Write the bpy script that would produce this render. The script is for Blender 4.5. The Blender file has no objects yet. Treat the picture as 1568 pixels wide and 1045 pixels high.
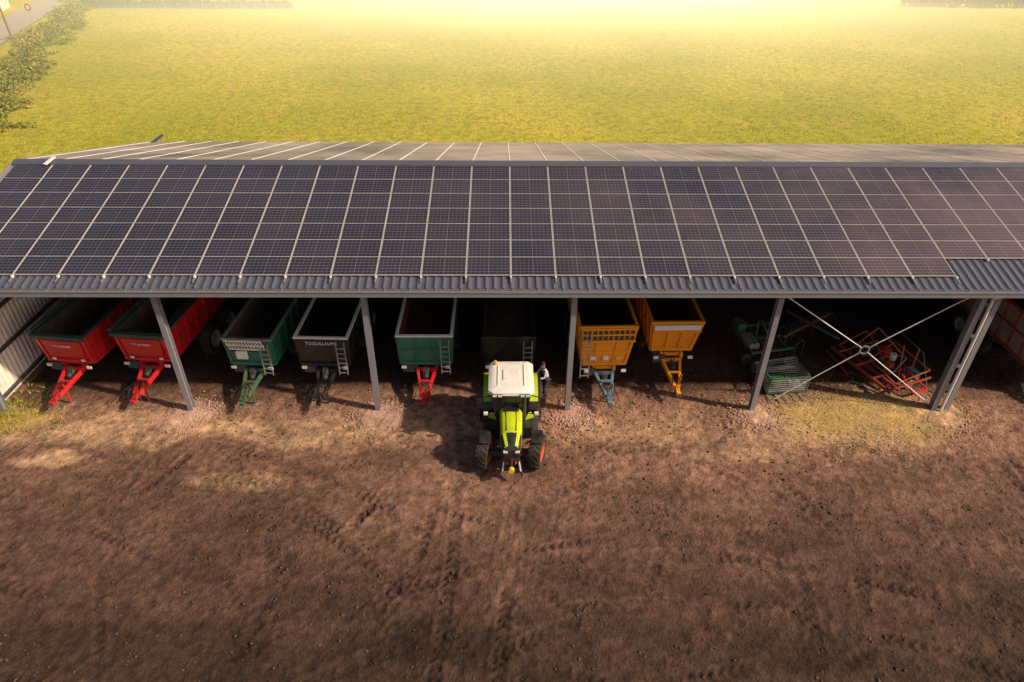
import bpy, bmesh, math, random
import numpy as np
from mathutils import Matrix, Vector
random.seed(7); np.random.seed(7)
S = bpy.context.scene
R = math.radians

# ------------------------------------------------------------ materials
def nmat(name):
    m = bpy.data.materials.new(name); m.use_nodes = True
    nt = m.node_tree
    return m, nt, nt.nodes['Principled BSDF']
def node(nt, t, **kw):
    n = nt.nodes.new(t)
    for k, v in kw.items(): setattr(n, k, v)
    return n
def mixc(nt, fac, a, b, blend='MIX'):
    n = node(nt, 'ShaderNodeMix', data_type='RGBA', blend_type=blend)
    for sock, v in ((n.inputs['Factor'], fac), (n.inputs[6], a), (n.inputs[7], b)):
        if isinstance(v, bpy.types.NodeSocket): nt.links.new(v, sock)
        elif isinstance(v, (int, float)): sock.default_value = v
        else: sock.default_value = (*v[:3], 1)
    return n.outputs[2]
def mth(nt, op, a, b=None, c=None, clamp=False):
    n = node(nt, 'ShaderNodeMath', operation=op); n.use_clamp = clamp
    for i, v in enumerate((a, b, c)):
        if v is None: continue
        if isinstance(v, bpy.types.NodeSocket): nt.links.new(v, n.inputs[i])
        else: n.inputs[i].default_value = v
    return n.outputs[0]
def noise(nt, vec, scale, detail=4, rough=.55):
    n = node(nt, 'ShaderNodeTexNoise')
    n.inputs['Scale'].default_value = scale; n.inputs['Detail'].default_value = detail
    n.inputs['Roughness'].default_value = rough
    if vec is not None: nt.links.new(vec, n.inputs['Vector'])
    return n.outputs['Fac']
def ramp(nt, fac, lo, hi):
    n = node(nt, 'ShaderNodeMapRange'); n.interpolation_type = 'SMOOTHSTEP'
    nt.links.new(fac, n.inputs[0]); n.inputs[1].default_value = lo; n.inputs[2].default_value = hi
    return n.outputs[0]
def bump(nt, bs, h, strength, dist):
    n = node(nt, 'ShaderNodeBump'); n.inputs['Strength'].default_value = strength
    n.inputs['Distance'].default_value = dist
    nt.links.new(h, n.inputs['Height']); nt.links.new(n.outputs[0], bs.inputs['Normal'])
def mat(name, col, rough=.5, metal=0, dirt=.35, dcol=(.16, .11, .08), sc=2.2, bmp=0, coat=0):
    m, nt, bs = nmat(name)
    tc = node(nt, 'ShaderNodeTexCoord').outputs['Object']
    n1 = noise(nt, tc, sc, 5, .65); n2 = noise(nt, tc, sc*9, 2)
    f = mth(nt, 'MULTIPLY', ramp(nt, n1, .42, .72), dirt)
    c = mixc(nt, f, col, dcol)
    v = mth(nt, 'MULTIPLY_ADD', n2, .3, .85)
    hs = node(nt, 'ShaderNodeHueSaturation'); nt.links.new(c, hs.inputs['Color']); nt.links.new(v, hs.inputs['Value'])
    nt.links.new(hs.outputs[0], bs.inputs['Base Color'])
    bs.inputs['Metallic'].default_value = metal
    nt.links.new(mth(nt, 'MULTIPLY_ADD', n1, .3, rough-.12, clamp=True), bs.inputs['Roughness'])
    if coat: bs.inputs['Coat Weight'].default_value = coat
    if bmp: bump(nt, bs, n2, .5, bmp)
    return m

M = {}
M['steel'] = mat('painted_steel', (.25, .25, .285), .5, .15, .25)
M['steel_dark'] = mat('dark_steel', (.06, .062, .075), .55, .2, .3)
M['galv'] = mat('galvanised', (.42, .42, .43), .4, .6, .35)
M['roof'] = mat('roof_sheet', (.085, .095, .135), .45, .1, .25)
M['alu'] = mat('panel_frame', (.56, .54, .52), .4, .1, .2)
M['wallw'] = mat('wall_sheet', (.76, .73, .67), .55, 0, .3)
M['conc'] = mat('concrete', (.38, .30, .26), .9, 0, .5, bmp=.01)
M['red'] = mat('red_paint', (.58, .010, .016), .38, 0, .28, coat=.3)
M['red2'] = mat('old_red_paint', (.33, .035, .022), .55, 0, .6)
M['green'] = mat('green_paint', (.015, .17, .10), .42, 0, .4, coat=.2)
M['green2'] = mat('dull_green_paint', (.03, .12, .06), .55, 0, .6)
M['teal'] = mat('dark_teal', (.02, .06, .055), .5, 0, .35)
M['black'] = mat('black_paint', (.012, .012, .014), .4, 0, .25, coat=.2)
M['orange'] = mat('orange_paint', (.88, .34, .012), .42, 0, .3, dcol=(.45, .22, .06), coat=.2)
M['orange2'] = mat('orange_tube', (.48, .13, .04), .5, 0, .7)
M['white'] = mat('white_paint', (.78, .77, .74), .4, 0, .2, dcol=(.4, .33, .25))
M['lime'] = mat('lime_paint', (.50, .62, .01), .35, 0, .25, coat=.4)
M['blue'] = mat('blue_paint', (.10, .22, .30), .5, 0, .4)
M['rubber'] = mat('rubber', (.022, .02, .019), .85, 0, .75, dcol=(.11, .075, .055), sc=3)
M['rimr'] = mat('red_rim', (.70, .10, .03), .45, 0, .3)
M['rimg'] = mat('grey_rim', (.35, .33, .32), .5, .1, .5)
M['inside'] = mat('worn_interior', (.07, .05, .04), .75, 0, .8, dcol=(.13, .08, .055), sc=1.5)
M['insider'] = mat('rust_interior', (.17, .035, .02), .75, 0, .8, dcol=(.10, .05, .035), sc=1.5)
M['load'] = mat('soil_load', (.15, .085, .05), .95, 0, .8, dcol=(.07, .04, .03), sc=3, bmp=.06)
M['tarp'] = mat('rolled_tarp', (.30, .25, .20), .8, 0, .5)
M['glass'] = mat('dark_glass', (.02, .025, .03), .14, 0, .15)
M['lamp'] = mat('lamp_lens', (.75, .75, .7), .2, 0, .1)
M['yellow'] = mat('yellow_paint', (.75, .5, .02), .45, 0, .2)
M['skin'] = mat('skin', (.45, .25, .17), .6, 0, .1)
M['shirt'] = mat('shirt_cloth', (.62, .62, .66), .9, 0, .15)
M['trouser'] = mat('trouser_cloth', (.03, .035, .05), .9, 0, .3)
M['hair'] = mat('hair', (.03, .02, .015), .8, 0, .1)
M['wood'] = mat('weathered_wood', (.22, .15, .10), .85, 0, .5, bmp=.01)
M['plaster'] = mat('plaster', (.62, .56, .47), .9, 0, .3)
M['tile'] = mat('roof_tile', (.30, .13, .08), .85, 0, .5)

# ------------------------------------------------------------ mesh builder
class MB:
    def __init__(s): s.v = []; s.f = []; s.m = []; s.mats = []
    def mi(s, m):
        m = M[m] if isinstance(m, str) else m
        if m not in s.mats: s.mats.append(m)
        return s.mats.index(m)
    def add(s, vs, fs, m):
        o = len(s.v); s.v += [tuple(p) for p in vs]; k = s.mi(m)
        for f in fs: s.f.append([o+i for i in f]); s.m.append(k)
    def hexa(s, p, m):
        s.add(p, [(3,2,1,0),(4,5,6,7),(0,1,5,4),(1,2,6,5),(2,3,7,6),(3,0,4,7)], m)
    def box(s, x0, x1, y0, y1, z0, z1, m):
        s.hexa([(x0,y0,z0),(x1,y0,z0),(x1,y1,z0),(x0,y1,z0),(x0,y0,z1),(x1,y0,z1),(x1,y1,z1),(x0,y1,z1)], m)
    def cbox(s, c, d, m, rot=None):
        ps = []
        for z in (-.5,.5):
            for x, y in ((-.5,-.5),(.5,-.5),(.5,.5),(-.5,.5)):
                v = Vector((x*d[0], y*d[1], z*d[2]))
                if rot is not None: v = rot @ v
                ps.append(v+Vector(c))
        s.hexa(ps, m)
    def beam(s, a, b, w, h, m, up=(0,0,1)):
        a = Vector(a); b = Vector(b); d = (b-a).normalized(); up = Vector(up)
        if abs(d.dot(up)) > .97: up = Vector((0,1,0))
        x = d.cross(up).normalized(); y = x.cross(d).normalized()
        x *= w/2; y *= h/2
        s.hexa([a-x-y, a+x-y, b+x-y, b-x-y, a-x+y, a+x+y, b+x+y, b-x+y], m)
    def cyl(s, a, b, r, m, r2=None, n=12):
        a = Vector(a); b = Vector(b); d = (b-a).normalized(); r2 = r if r2 is None else r2
        up = Vector((0,0,1)) if abs(d.z) < .9 else Vector((0,1,0))
        x = d.cross(up).normalized(); y = x.cross(d)
        ps = []
        for c, rr in ((a, r), (b, r2)):
            for i in range(n):
                t = 2*math.pi*i/n; ps.append(c+x*math.cos(t)*rr+y*math.sin(t)*rr)
        fs = [(i, (i+1)%n, n+(i+1)%n, n+i) for i in range(n)] + [tuple(range(n))[::-1], tuple(range(n, 2*n))]
        s.add(ps, fs, m)
    def tube(s, pts, r, m, n=8):
        for a, b in zip(pts[:-1], pts[1:]): s.cyl(a, b, r, m, n=n)
    def lathe(s, prof, c, m, n=32):
        ps = []; fs = []
        for (x, r) in prof:
            for i in range(n):
                t = 2*math.pi*i/n; ps.append((c[0]+x, c[1]+r*math.cos(t), c[2]+r*math.sin(t)))
        for j in range(len(prof)-1):
            for i in range(n):
                fs.append((j*n+i, j*n+(i+1)%n, (j+1)*n+(i+1)%n, (j+1)*n+i))
        s.add(ps, fs, m)
    def loft(s, secs, m, caps=True, closed=True):
        n = len(secs[0]); ps = [p for q in secs for p in q]; fs = []
        for j in range(len(secs)-1):
            for i in range(n if closed else n-1):
                fs.append((j*n+i, j*n+(i+1)%n, (j+1)*n+(i+1)%n, (j+1)*n+i))
        if caps: fs += [tuple(range(n))[::-1], tuple(range((len(secs)-1)*n, len(secs)*n))]
        s.add(ps, fs, m)
    def build(s, name, parent=None, bevel=0, smooth=35):
        me = bpy.data.meshes.new(name); me.from_pydata(s.v, [], s.f)
        for m in s.mats: me.materials.append(m)
        me.polygons.foreach_set('material_index', s.m)
        bm = bmesh.new(); bm.from_mesh(me); bmesh.ops.recalc_face_normals(bm, faces=bm.faces); bm.to_mesh(me); bm.free()
        me.polygons.foreach_set('use_smooth', [True]*len(me.polygons))
        me.set_sharp_from_angle(angle=R(smooth))
        ob = bpy.data.objects.new(name, me); S.collection.objects.link(ob)
        if parent: ob.parent = parent
        if bevel:
            b = ob.modifiers.new('b', 'BEVEL'); b.width = bevel; b.segments = 2; b.limit_method = 'ANGLE'; b.angle_limit = R(40)
        return ob
def empty(name, loc=(0,0,0), rz=0):
    e = bpy.data.objects.new(name, None); e.location = loc; e.rotation_euler = (0,0,rz)
    S.collection.objects.link(e); return e
def arrmesh(name, V, F, mats, smooth=False):
    me = bpy.data.meshes.new(name); V = np.asarray(V, np.float32); F = np.asarray(F, np.int32)
    k = F.shape[1]
    me.vertices.add(len(V)); me.vertices.foreach_set('co', V.ravel())
    me.loops.add(F.size); me.loops.foreach_set('vertex_index', F.ravel())
    me.polygons.add(len(F)); me.polygons.foreach_set('loop_start', np.arange(0, F.size, k, dtype=np.int32))
    me.update(calc_edges=True); me.validate()
    if smooth: me.polygons.foreach_set('use_smooth', np.ones(len(F), bool))
    for m in mats: me.materials.append(m)
    ob = bpy.data.objects.new(name, me); S.collection.objects.link(ob); return ob

def vn(x, y, sc, seed):
    G = np.random.RandomState(seed).rand(256, 256)
    x = x*sc; y = y*sc; xi = np.floor(x).astype(int); yi = np.floor(y).astype(int)
    fx = x-xi; fy = y-yi; fx = fx*fx*(3-2*fx); fy = fy*fy*(3-2*fy)
    a = G[xi%256, yi%256]; b = G[(xi+1)%256, yi%256]; c = G[xi%256, (yi+1)%256]; d = G[(xi+1)%256, (yi+1)%256]
    return (a*(1-fx)+b*fx)*(1-fy)+(c*(1-fx)+d*fx)*fy
def fbm(x, y, sc, seed, o=4):
    t = 0; a = .5; w = 0
    for i in range(o): t = t+a*vn(x+i*17.3, y+i*9.1, sc*2**i, seed+i); w += a; a *= .55
    return t/w

# ------------------------------------------------------------ ground
COLX = [-20.3, -12.83, -5.36, 2.24, 9.72, 17.1, 24.6, 32.1, 39.6, 44.6]
gx = np.concatenate([-np.geomspace(900, 30, 40), np.arange(-26, 28, .065), np.geomspace(30, 900, 40)])
gy = np.concatenate([-np.geomspace(300, 14.5, 20), np.arange(-13, 2.5, .065), np.linspace(3, 19, 24), [19.6, 20.2], np.geomspace(22, 1200, 46)])
GX, GY = np.meshgrid(gx, gy, indexing='xy')
x = GX.ravel(); y = GY.ravel()
big = fbm(x, y, .12, 3); med = fbm(x, y, .5, 11, 5); fin = fbm(x, y, 2.5, 23, 4); str_ = fbm(x*.25+y*.1, y, .9, 31, 4)
clod = fbm(x, y, 4.5, 37, 2)
H = (big-.5)*.10 + (med-.5)*.09 + (fin-.5)*.08 + np.clip(clod-.62, 0, 1)*.16
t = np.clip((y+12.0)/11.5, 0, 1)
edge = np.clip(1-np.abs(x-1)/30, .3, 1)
br = .27 + 1.13*t**1.5*edge**.3  # vignette painted into the soil colour, darker toward the camera and both sides
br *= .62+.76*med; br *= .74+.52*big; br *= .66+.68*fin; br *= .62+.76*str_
dark = np.zeros_like(x); ridge = np.zeros_like(x)
msk = (y < 3) & (y > -14.6) & (np.abs(x) < 30)
idx = np.nonzero(msk)[0]; xs_, ys_ = x[idx], y[idx]
def track(cx, cy, rad, a0, a1, w=.24, depth=.05, k=.5, seed=0, gate=.34):
    dx = xs_-cx; dy = ys_-cy; rr_ = np.hypot(dx, dy)
    near = np.nonzero(np.abs(rr_-rad) < .9)[0]
    if len(near) == 0: return
    X, Y = xs_[near], ys_[near]; dx = dx[near]; dy = dy[near]
    r = rr_[near] + .3*(vn(X, Y, .3, 90+seed)-.5); a = np.degrees(np.arctan2(dy, dx))
    am = np.clip((a-a0)/3, 0, 1)*np.clip((a1-a)/3, 0, 1)
    d = np.abs(r-rad); m = np.clip((w-d)/.08, 0, 1)*am
    if m.max() <= 0: return
    m = m*np.clip((fbm(X, Y, .6, 50+seed)-gate)*5, 0, 1)
    s_ = np.radians(a)*rad
    lug = (np.sin((s_+d*.9)*2*np.pi/.30) > .1)
    j = idx[near]
    H[j] += -depth*m+lug*m*.05 + np.clip(1-np.abs(d-w-.05)/.1, 0, 1)*am*.02
    dark[j] = np.maximum(dark[j], m*(k*(.30+.70*(~lug))))
    ridge[j] = np.maximum(ridge[j], np.clip(1-np.abs(d-w-.05)/.08, 0, 1)*am*k)
rs_ = random.Random(3)
for off in (0, 1.9):
    track(-16, -22.0, 18.6+off, 20, 85, seed=1, k=.55, gate=.44)
    track(14.5, -4.5, 8.6+off, 182, 262, seed=2, k=.5, gate=.44)
    track(-11.5, -4.4, 9.6+off, -86, -2, seed=3, k=.5, gate=.44)
    track(4, -30, 21+off, 50, 125, seed=5, k=.5, gate=.45)
    track(-60, -5, 59+off-.95, -10, 1, seed=8, k=.6, gate=.34)
for i in range(150):
    X_ = rs_.uniform(-22, 24); Y_ = rs_.uniform(-12, -1.5); th = R(rs_.choice((90, 75, 105, 20, -20, 50, 130, 0))+rs_.uniform(-14, 14))
    rad = rs_.uniform(12, 60); cx = X_-rad*math.cos(th); cy = Y_-rad*math.sin(th)
    if not -165 < math.degrees(math.atan2(math.sin(th), math.cos(th))) < 165: continue
    a_ = math.degrees(th); a_ = (a_+180) % 360-180; half = math.degrees(rs_.uniform(.5, 2.0)/rad)+1.0
    track(cx, cy, rad, a_-half, a_+half, seed=10+i, k=rs_.uniform(.3,.65), gate=.36, w=rs_.choice((.16,.2,.24)), depth=rs_.uniform(.025,.05))
def blob(cx, cy, rx, ry, seed=0, e=1.2):
    q = ((x-cx)/rx)**2+((y-cy)/ry)**2
    return np.clip(1.15-q-e*(fbm(x, y, .9, 70+seed, 5)-.5)*1.8, 0, 1)
for (cx, cy, rx, ry, k) in [(-1.9,-10,1.7,.9,.55),(8.8,-6.6,2.2,.8,.5),(8.3,-10.4,2,.8,.5),(-4.4,-2.7,1.3,.7,.4),(12.4,-4.2,2,.6,.4),
                            (-9,-6,3,.6,.35),(3,-8,2.5,.7,.35),(15,-9,3,1,.4),(5.5,-4.5,2,.5,.35),(-7.5,-3.4,1.6,.35,.4),(1,-5.6,1.5,.4,.35)]:
    dark = np.maximum(dark, k*blob(cx, cy, rx, ry, int(abs(cx*7))))
light = .6*np.clip(1-np.abs(y+1.0)/1.6, 0, 1)*np.clip((fbm(x, y, .45, 61, 5)-.38)*4, 0, 1)
for (cx, cy, rx, ry, k) in [(-15,-1.1,2.8,1.2,1.0),(-16.8,-2.8,1.6,.5,.9),(-19,-1.6,2,.6,.7),(-11.5,-.9,1.6,.6,.9),(4.8,-1.3,2.8,.9,.6),(-8,-1.4,2.7,.8,.7),(12,-1.8,3.8,1.1,.6),(8,-2.6,2.5,.5,.45),(-9.5,-3.9,2.5,.5,.4),(-2.6,-1.2,1.2,.6,.5)]:
    light = np.maximum(light, k*blob(cx, cy, rx, ry, int(abs(cx*5)), 1.6))
pink = np.zeros_like(x)
for cx in COLX[1:]: pink = np.maximum(pink, blob(cx+.1, -.35, 1.05, 1.0, int(abs(cx)*3)))
straw = np.maximum(.95*blob(14.3,-.5,3.9,1.4,5), .7*blob(-19.8,-.5,1.8,.6,6)); straw = np.maximum(straw, .35*blob(-12,-.9,2,.5,8))
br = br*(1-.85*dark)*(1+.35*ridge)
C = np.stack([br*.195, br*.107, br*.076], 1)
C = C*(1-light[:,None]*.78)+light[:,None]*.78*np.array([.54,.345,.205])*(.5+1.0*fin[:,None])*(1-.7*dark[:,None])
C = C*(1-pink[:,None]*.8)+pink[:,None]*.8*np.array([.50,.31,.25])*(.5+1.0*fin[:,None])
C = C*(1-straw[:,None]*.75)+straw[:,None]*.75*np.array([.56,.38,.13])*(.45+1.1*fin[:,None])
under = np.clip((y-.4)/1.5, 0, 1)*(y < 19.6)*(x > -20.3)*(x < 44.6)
C *= (1-.78*under[:,None])  # shed shade painted into the soil colour under the roof
H = H + pink*.05
H = H*np.where((y > 2.5) | (np.abs(x) > 28), .3, 1)
grass = ((y > 19.4) | (x < -23-2*med) | (x > 60)).astype(float)
grass = np.where((y < 3) & (x < -21), np.clip((-x-21.5+med*3), 0, 1)*np.clip((y+3)/2, 0, 1)+(y < -3)*0, grass)
H = np.where(y > 20, (fbm(x, y, .08, 8)-.5)*.25, H)
nx, ny = len(gx), len(gy)
I = np.arange(nx*ny).reshape(ny, nx)
F = np.stack([I[:-1,:-1], I[:-1,1:], I[1:,1:], I[1:,:-1]], -1).reshape(-1, 4)

gm, nt, bs = nmat('ground_soil_grass')
tc = node(nt, 'ShaderNodeTexCoord').outputs['Object']
ac = node(nt, 'ShaderNodeAttribute'); ac.attribute_name = 'soil'
ag = node(nt, 'ShaderNodeAttribute'); ag.attribute_name = 'grassm'
n1 = noise(nt, tc, 3.2, 6, .72); n2 = noise(nt, tc, 40, 2, .6)
vo = node(nt, 'ShaderNodeTexVoronoi'); vo.inputs['Scale'].default_value = 11; nt.links.new(tc, vo.inputs['Vector'])
f1 = mth(nt, 'MULTIPLY_ADD', ramp(nt, n1, .32, .68), .75, .62); f2 = mth(nt, 'MULTIPLY_ADD', n2, .7, .65)
st = mth(nt, 'MULTIPLY_ADD', ramp(nt, vo.outputs['Distance'], .08, .20), -.35, 1.30)
val = mth(nt, 'MULTIPLY', mth(nt, 'MULTIPLY', f1, f2), st)
hs = node(nt, 'ShaderNodeHueSaturation'); nt.links.new(ac.outputs['Color'], hs.inputs['Color']); nt.links.new(val, hs.inputs['Value'])
g1 = noise(nt, tc, .04, 4, .6); g2 = noise(nt, tc, .25, 6, .75); g3 = noise(nt, tc, 1.3, 5, .8); g4 = noise(nt, tc, 8, 3, .75)
gc = mixc(nt, ramp(nt, g1, .36, .66), (.35, .34, .024), (.54, .44, .048))
gc = mixc(nt, mth(nt, 'MULTIPLY', ramp(nt, g2, .52, .70), .6), gc, (.62, .37, .09))
gc = mixc(nt, mth(nt, 'MULTIPLY', ramp(nt, g3, .44, .60), .62), gc, (.18, .19, .014))
gv = mth(nt, 'MULTIPLY_ADD', ramp(nt, g4, .3, .7), .9, .55)
hg = node(nt, 'ShaderNodeHueSaturation'); nt.links.new(gc, hg.inputs['Color']); nt.links.new(gv, hg.inputs['Value'])
c = mixc(nt, ag.outputs['Fac'], hs.outputs[0], hg.outputs[0])
nt.links.new(c, bs.inputs['Base Color']); bs.inputs['Roughness'].default_value = .92
bs.inputs['Specular IOR Level'].default_value = .25
hh = mth(nt, 'ADD', mth(nt, 'MULTIPLY', n1, .8), mth(nt, 'ADD', mth(nt, 'MULTIPLY', n2, .18), mth(nt, 'MULTIPLY', vo.outputs['Distance'], -.3)))
hh = mth(nt, 'ADD', hh, mth(nt, 'MULTIPLY', mth(nt, 'MULTIPLY', g3, ag.outputs['Fac']), 1.8))
bump(nt, bs, hh, .8, .08)
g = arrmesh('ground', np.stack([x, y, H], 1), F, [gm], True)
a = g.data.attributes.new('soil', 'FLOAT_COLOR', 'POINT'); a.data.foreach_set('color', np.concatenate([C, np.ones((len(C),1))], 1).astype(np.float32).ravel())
a = g.data.attributes.new('grassm', 'FLOAT', 'POINT'); a.data.foreach_set('value', grass.astype(np.float32))

def scatter_stones(name, P, size, m):
    n = len(P); base = np.array([[1,0,0],[-1,0,0],[0,1,0],[0,-1,0],[0,0,1],[0,0,-1]], float)
    tri = np.array([[0,2,4],[2,1,4],[1,3,4],[3,0,4],[2,0,5],[1,2,5],[3,1,5],[0,3,5]])
    V = base[None]*(.6+.8*np.random.rand(n,6,1))*size[:,None,None]*np.array([1,1,.7])
    a = np.random.rand(n)*6.28; ca, sa = np.cos(a)[:,None], np.sin(a)[:,None]
    V = np.stack([V[...,0]*ca-V[...,1]*sa, V[...,0]*sa+V[...,1]*ca, V[...,2]], -1)+P[:,None]
    F = (tri[None]+6*np.arange(n)[:,None,None]).reshape(-1,3)
    return arrmesh(name, V.reshape(-1,3), F, [m])
stm = mat('pale_rubble', (.48, .31, .25), .9, 0, .7, dcol=(.20,.13,.10), sc=1.0)
stm2 = mat('yard_stone', (.10, .062, .048), .9, 0, .8, dcol=(.045,.03,.026), sc=1.0)
P = []; sz = []
for cx in COLX[1:6]:
    n = 1100; r = np.abs(np.random.randn(n))*.58; a = np.random.rand(n)*6.28
    P.append(np.stack([cx+.1+r*np.cos(a)*1.1, -.35+r*np.sin(a), np.full(n, .05)], 1)); sz.append(.02+.035*np.random.rand(n))
scatter_stones('gravel', np.concatenate(P), np.concatenate(sz), stm)
n = 12000
P = np.stack([np.random.rand(n)*52-25, -13+np.random.rand(n)**.8*14.5, np.full(n, .01)], 1)
scatter_stones('gravel', P, .012+.05*np.random.rand(n)**4, stm2)
def blades(name, P, h, m, w=.012, lay=False, per=3):
    n = len(P)*per; Q = np.repeat(P, per, 0)+np.random.randn(n,3)*np.array([.05,.05,0])*(2 if lay else 1); hh = np.repeat(h, per)*(.5+np.random.rand(n))
    a = np.random.rand(n)*6.28; d = np.stack([np.cos(a), np.sin(a), np.zeros(n)], 1); b = np.random.rand(n)*6.28
    tip = np.stack([np.cos(b)*.5, np.sin(b)*.5, np.ones(n)*(.05 if lay else .9)], 1)*hh[:,None]
    if lay: tip[:,:2] *= 2; Q[:,2] += .03+np.random.rand(n)*.04
    V = np.stack([Q-d*w, Q+d*w, Q+tip+d*w*.3], 1).reshape(-1,3)
    return arrmesh(name, V, np.arange(3*n).reshape(-1,3), [m])
strawm = mat('straw', (.66, .47, .20), .8, 0, .3)
n = 6000
P = np.stack([14.3+np.random.randn(n)*2.1, -.4+np.random.randn(n)*.9, np.zeros(n)], 1)
P2 = np.stack([-19.8+np.random.randn(500)*1.1, -.6+np.random.randn(500)*.4, np.zeros(500)], 1)
P3 = np.stack([np.random.rand(900)*34-18, -.3+np.random.randn(900)*.7, np.zeros(900)], 1)
P = np.concatenate([P, P2, P3])
blades('straw_litter', P, np.full(len(P), .13), strawm, .010, True, 2)
grm = mat('grass_blade', (.32, .32, .02), .8, 0, .8, dcol=(.52, .41, .07), sc=.15)
n = 700; P = np.stack([-21+np.random.randn(n)*1.3, -.5+np.random.randn(n)*.7, np.zeros(n)], 1)
blades('weed_patch', P, np.full(n, .18), grm, .015, False, 5)
n = 26000
yy = 20+60*np.random.rand(n)**1.2; xx = (np.random.rand(n)*2-1)*(30+yy*.9)
k = fbm(xx, yy, .3, 44) > .36
P = np.stack([xx, yy, np.full(n, .03)], 1)[k]
blades('grass_tufts', P, .05+.06*np.random.rand(len(P)), grm, .03, False, 4)

# ------------------------------------------------------------ shed
shed = empty('open_machinery_shed')
XL, XR = -21.0, 45.2; YR, ZR, YB = 7.15, 7.62, 19.5
SF, SB = .236, .26
zf = lambda y: 5.93+SF*y
zb_ = lambda y: ZR-SB*(y-YR)
def corr_x(name, x0, x1, rows, m, per=.30, h=.04, parent=shed):
    xs = []; xx = x0
    while xx < x1:
        for d, o in ((0,0),(.20,0),(.23,h),(.27,h)): xs.append((min(xx+d, x1), o))
        xx += per
    V = []
    for (yy, zz) in rows:
        for (q, o) in xs: V.append((q, yy, zz+o))
    n = len(xs); F = [(j*n+i, j*n+i+1, (j+1)*n+i+1, (j+1)*n+i) for j in range(len(rows)-1) for i in range(n-1)]
    o = arrmesh(name, V, F, [m]); o.parent = parent; return o
corr_x('roof_front_sheet', XL, XR, [(-.35, zf(-.35)), (YR, ZR)], M['roof'])
corr_x('roof_rear_sheet', XL, XR, [(YR, ZR), (YB+.2, zb_(YB+.2))], M['roof'])
b = MB()
b.hexa([(XL,YR-.28,zf(YR-.28)+.10),(XR,YR-.28,zf(YR-.28)+.10),(XR,YR,ZR+.13),(XL,YR,ZR+.13),(XL,YR-.28,zf(YR-.28)+.13),(XR,YR-.28,zf(YR-.28)+.13),(XR,YR,ZR+.17),(XL,YR,ZR+.17)], 'roof')
b.hexa([(XL,YR,ZR+.13),(XR,YR,ZR+.13),(XR,YR+.3,ZR+.04),(XL,YR+.3,ZR+.04),(XL,YR,ZR+.17),(XR,YR,ZR+.17),(XR,YR+.3,ZR+.08),(XL,YR+.3,ZR+.08)], 'roof')
b.box(XL, XR, -.56, -.53, 5.62, 5.86, 'steel'); b.box(XL, XR, -.53, -.36, 5.62, 5.65, 'steel_dark'); b.box(XL, XR, -.36, -.33, 5.623, 5.84, 'steel')
b.box(XL, XR, -.585, -.56, 5.80, 5.865, 'steel')
xx = XL+.3
while xx < XR: b.box(xx, xx+.03, -.53, -.36, 5.835, 5.85, 'galv'); xx += .9
b.box(XL+.2, XR-.2, -.12, .10, 5.40, 5.43, 'steel'); b.box(XL+.2, XR-.2, -.02, .0, 5.43, 5.72, 'steel'); b.box(XL+.2, XR-.2, -.12, .10, 5.72, 5.75, 'steel')
for q in (XL-.03, XR):
    b.beam((q, -.4, zf(-.4)), (q, YR, ZR), .05, .3, 'steel'); b.beam((q, YR, ZR), (q, YB+.2, zb_(YB+.2)), .05, .3, 'steel')
b.build('roof_trim', shed)
b = MB()
def ibeam(b, p, q, w, h, m):
    p = Vector(p); q = Vector(q); d = (q-p).normalized()
    up = Vector((0,0,1)) if abs(d.z) < .9 else Vector((0,1,0))
    x_ = d.cross(up).normalized(); y_ = x_.cross(d).normalized()
    b.beam(p, q, .018, h-.04, m, up)
    for s_ in (-1, 1): b.beam(p+y_*s_*(h/2-.01), q+y_*s_*(h/2-.01), w, .02, m, up)
for cx in COLX:
    ibeam(b, (cx, .15, zf(0)-.36), (cx, YR, ZR-.40), .18, .34, 'steel_dark'); ibeam(b, (cx, YR, ZR-.40), (cx, YB, zb_(YB)-.36), .18, .34, 'steel_dark')
for k in range(6): b.beam((XL+.1, .9+k*1.15, zf(.9+k*1.15)-.1), (XR-.1, .9+k*1.15, zf(.9+k*1.15)-.1), .07, .16, 'steel_dark')
for k in range(10): b.beam((XL+.1, 7.8+k*1.22, zb_(7.8+k*1.22)-.1), (XR-.1, 7.8+k*1.22, zb_(7.8+k*1.22)-.1), .07, .16, 'steel_dark')
b.build('roof_frame', shed)
b = MB()
for cx in COLX:
    for (yy, zt) in ((0, 5.40), (10.5, 6.35), (19.1, 4.3)):
        ibeam(b, (cx, yy, .02), (cx, yy, zt), .20, .26, 'steel')
        b.box(cx-.17, cx+.17, yy-.2, yy+.2, .02, .045, 'steel'); b.box(cx-.12, cx+.12, yy-.14, yy+.14, zt-.02, zt+.0, 'steel')
        b.box(cx-.3, cx+.3, yy-.3, yy+.3, -.1, .02, 'conc')
ibeam(b, (17.62, .0, .02), (17.62, 0, 5.40), .20, .26, 'steel')
for z in (.8, 2.2, 3.6, 5.0): b.box(17.2, 17.52, -.09, .09, z, z+.12, 'steel')
b.box(17.35, 17.9, -.3, .3, -.1, .021, 'conc')
b.tube([(17.36,-.45,5.62),(17.36,-.18,5.35),(17.36,-.18,.1)], .055, 'white', 10)
b.build('columns', shed)
b = MB()
c1 = Vector((13.45,-.02,3.0))
for p in ((9.95,-.02,5.35),(16.6,-.02,5.35),(16.85,-.02,.35),(10.35,-.02,.45)):
    p = Vector(p); d = (p-c1).normalized(); b.cyl(c1+d*.2, p, .02, 'white', n=8); b.cyl(p, p-d*.25, .04, 'galv', n=8); b.cyl(c1+d*.17, c1+d*.42, .035, 'galv', n=8)
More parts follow.
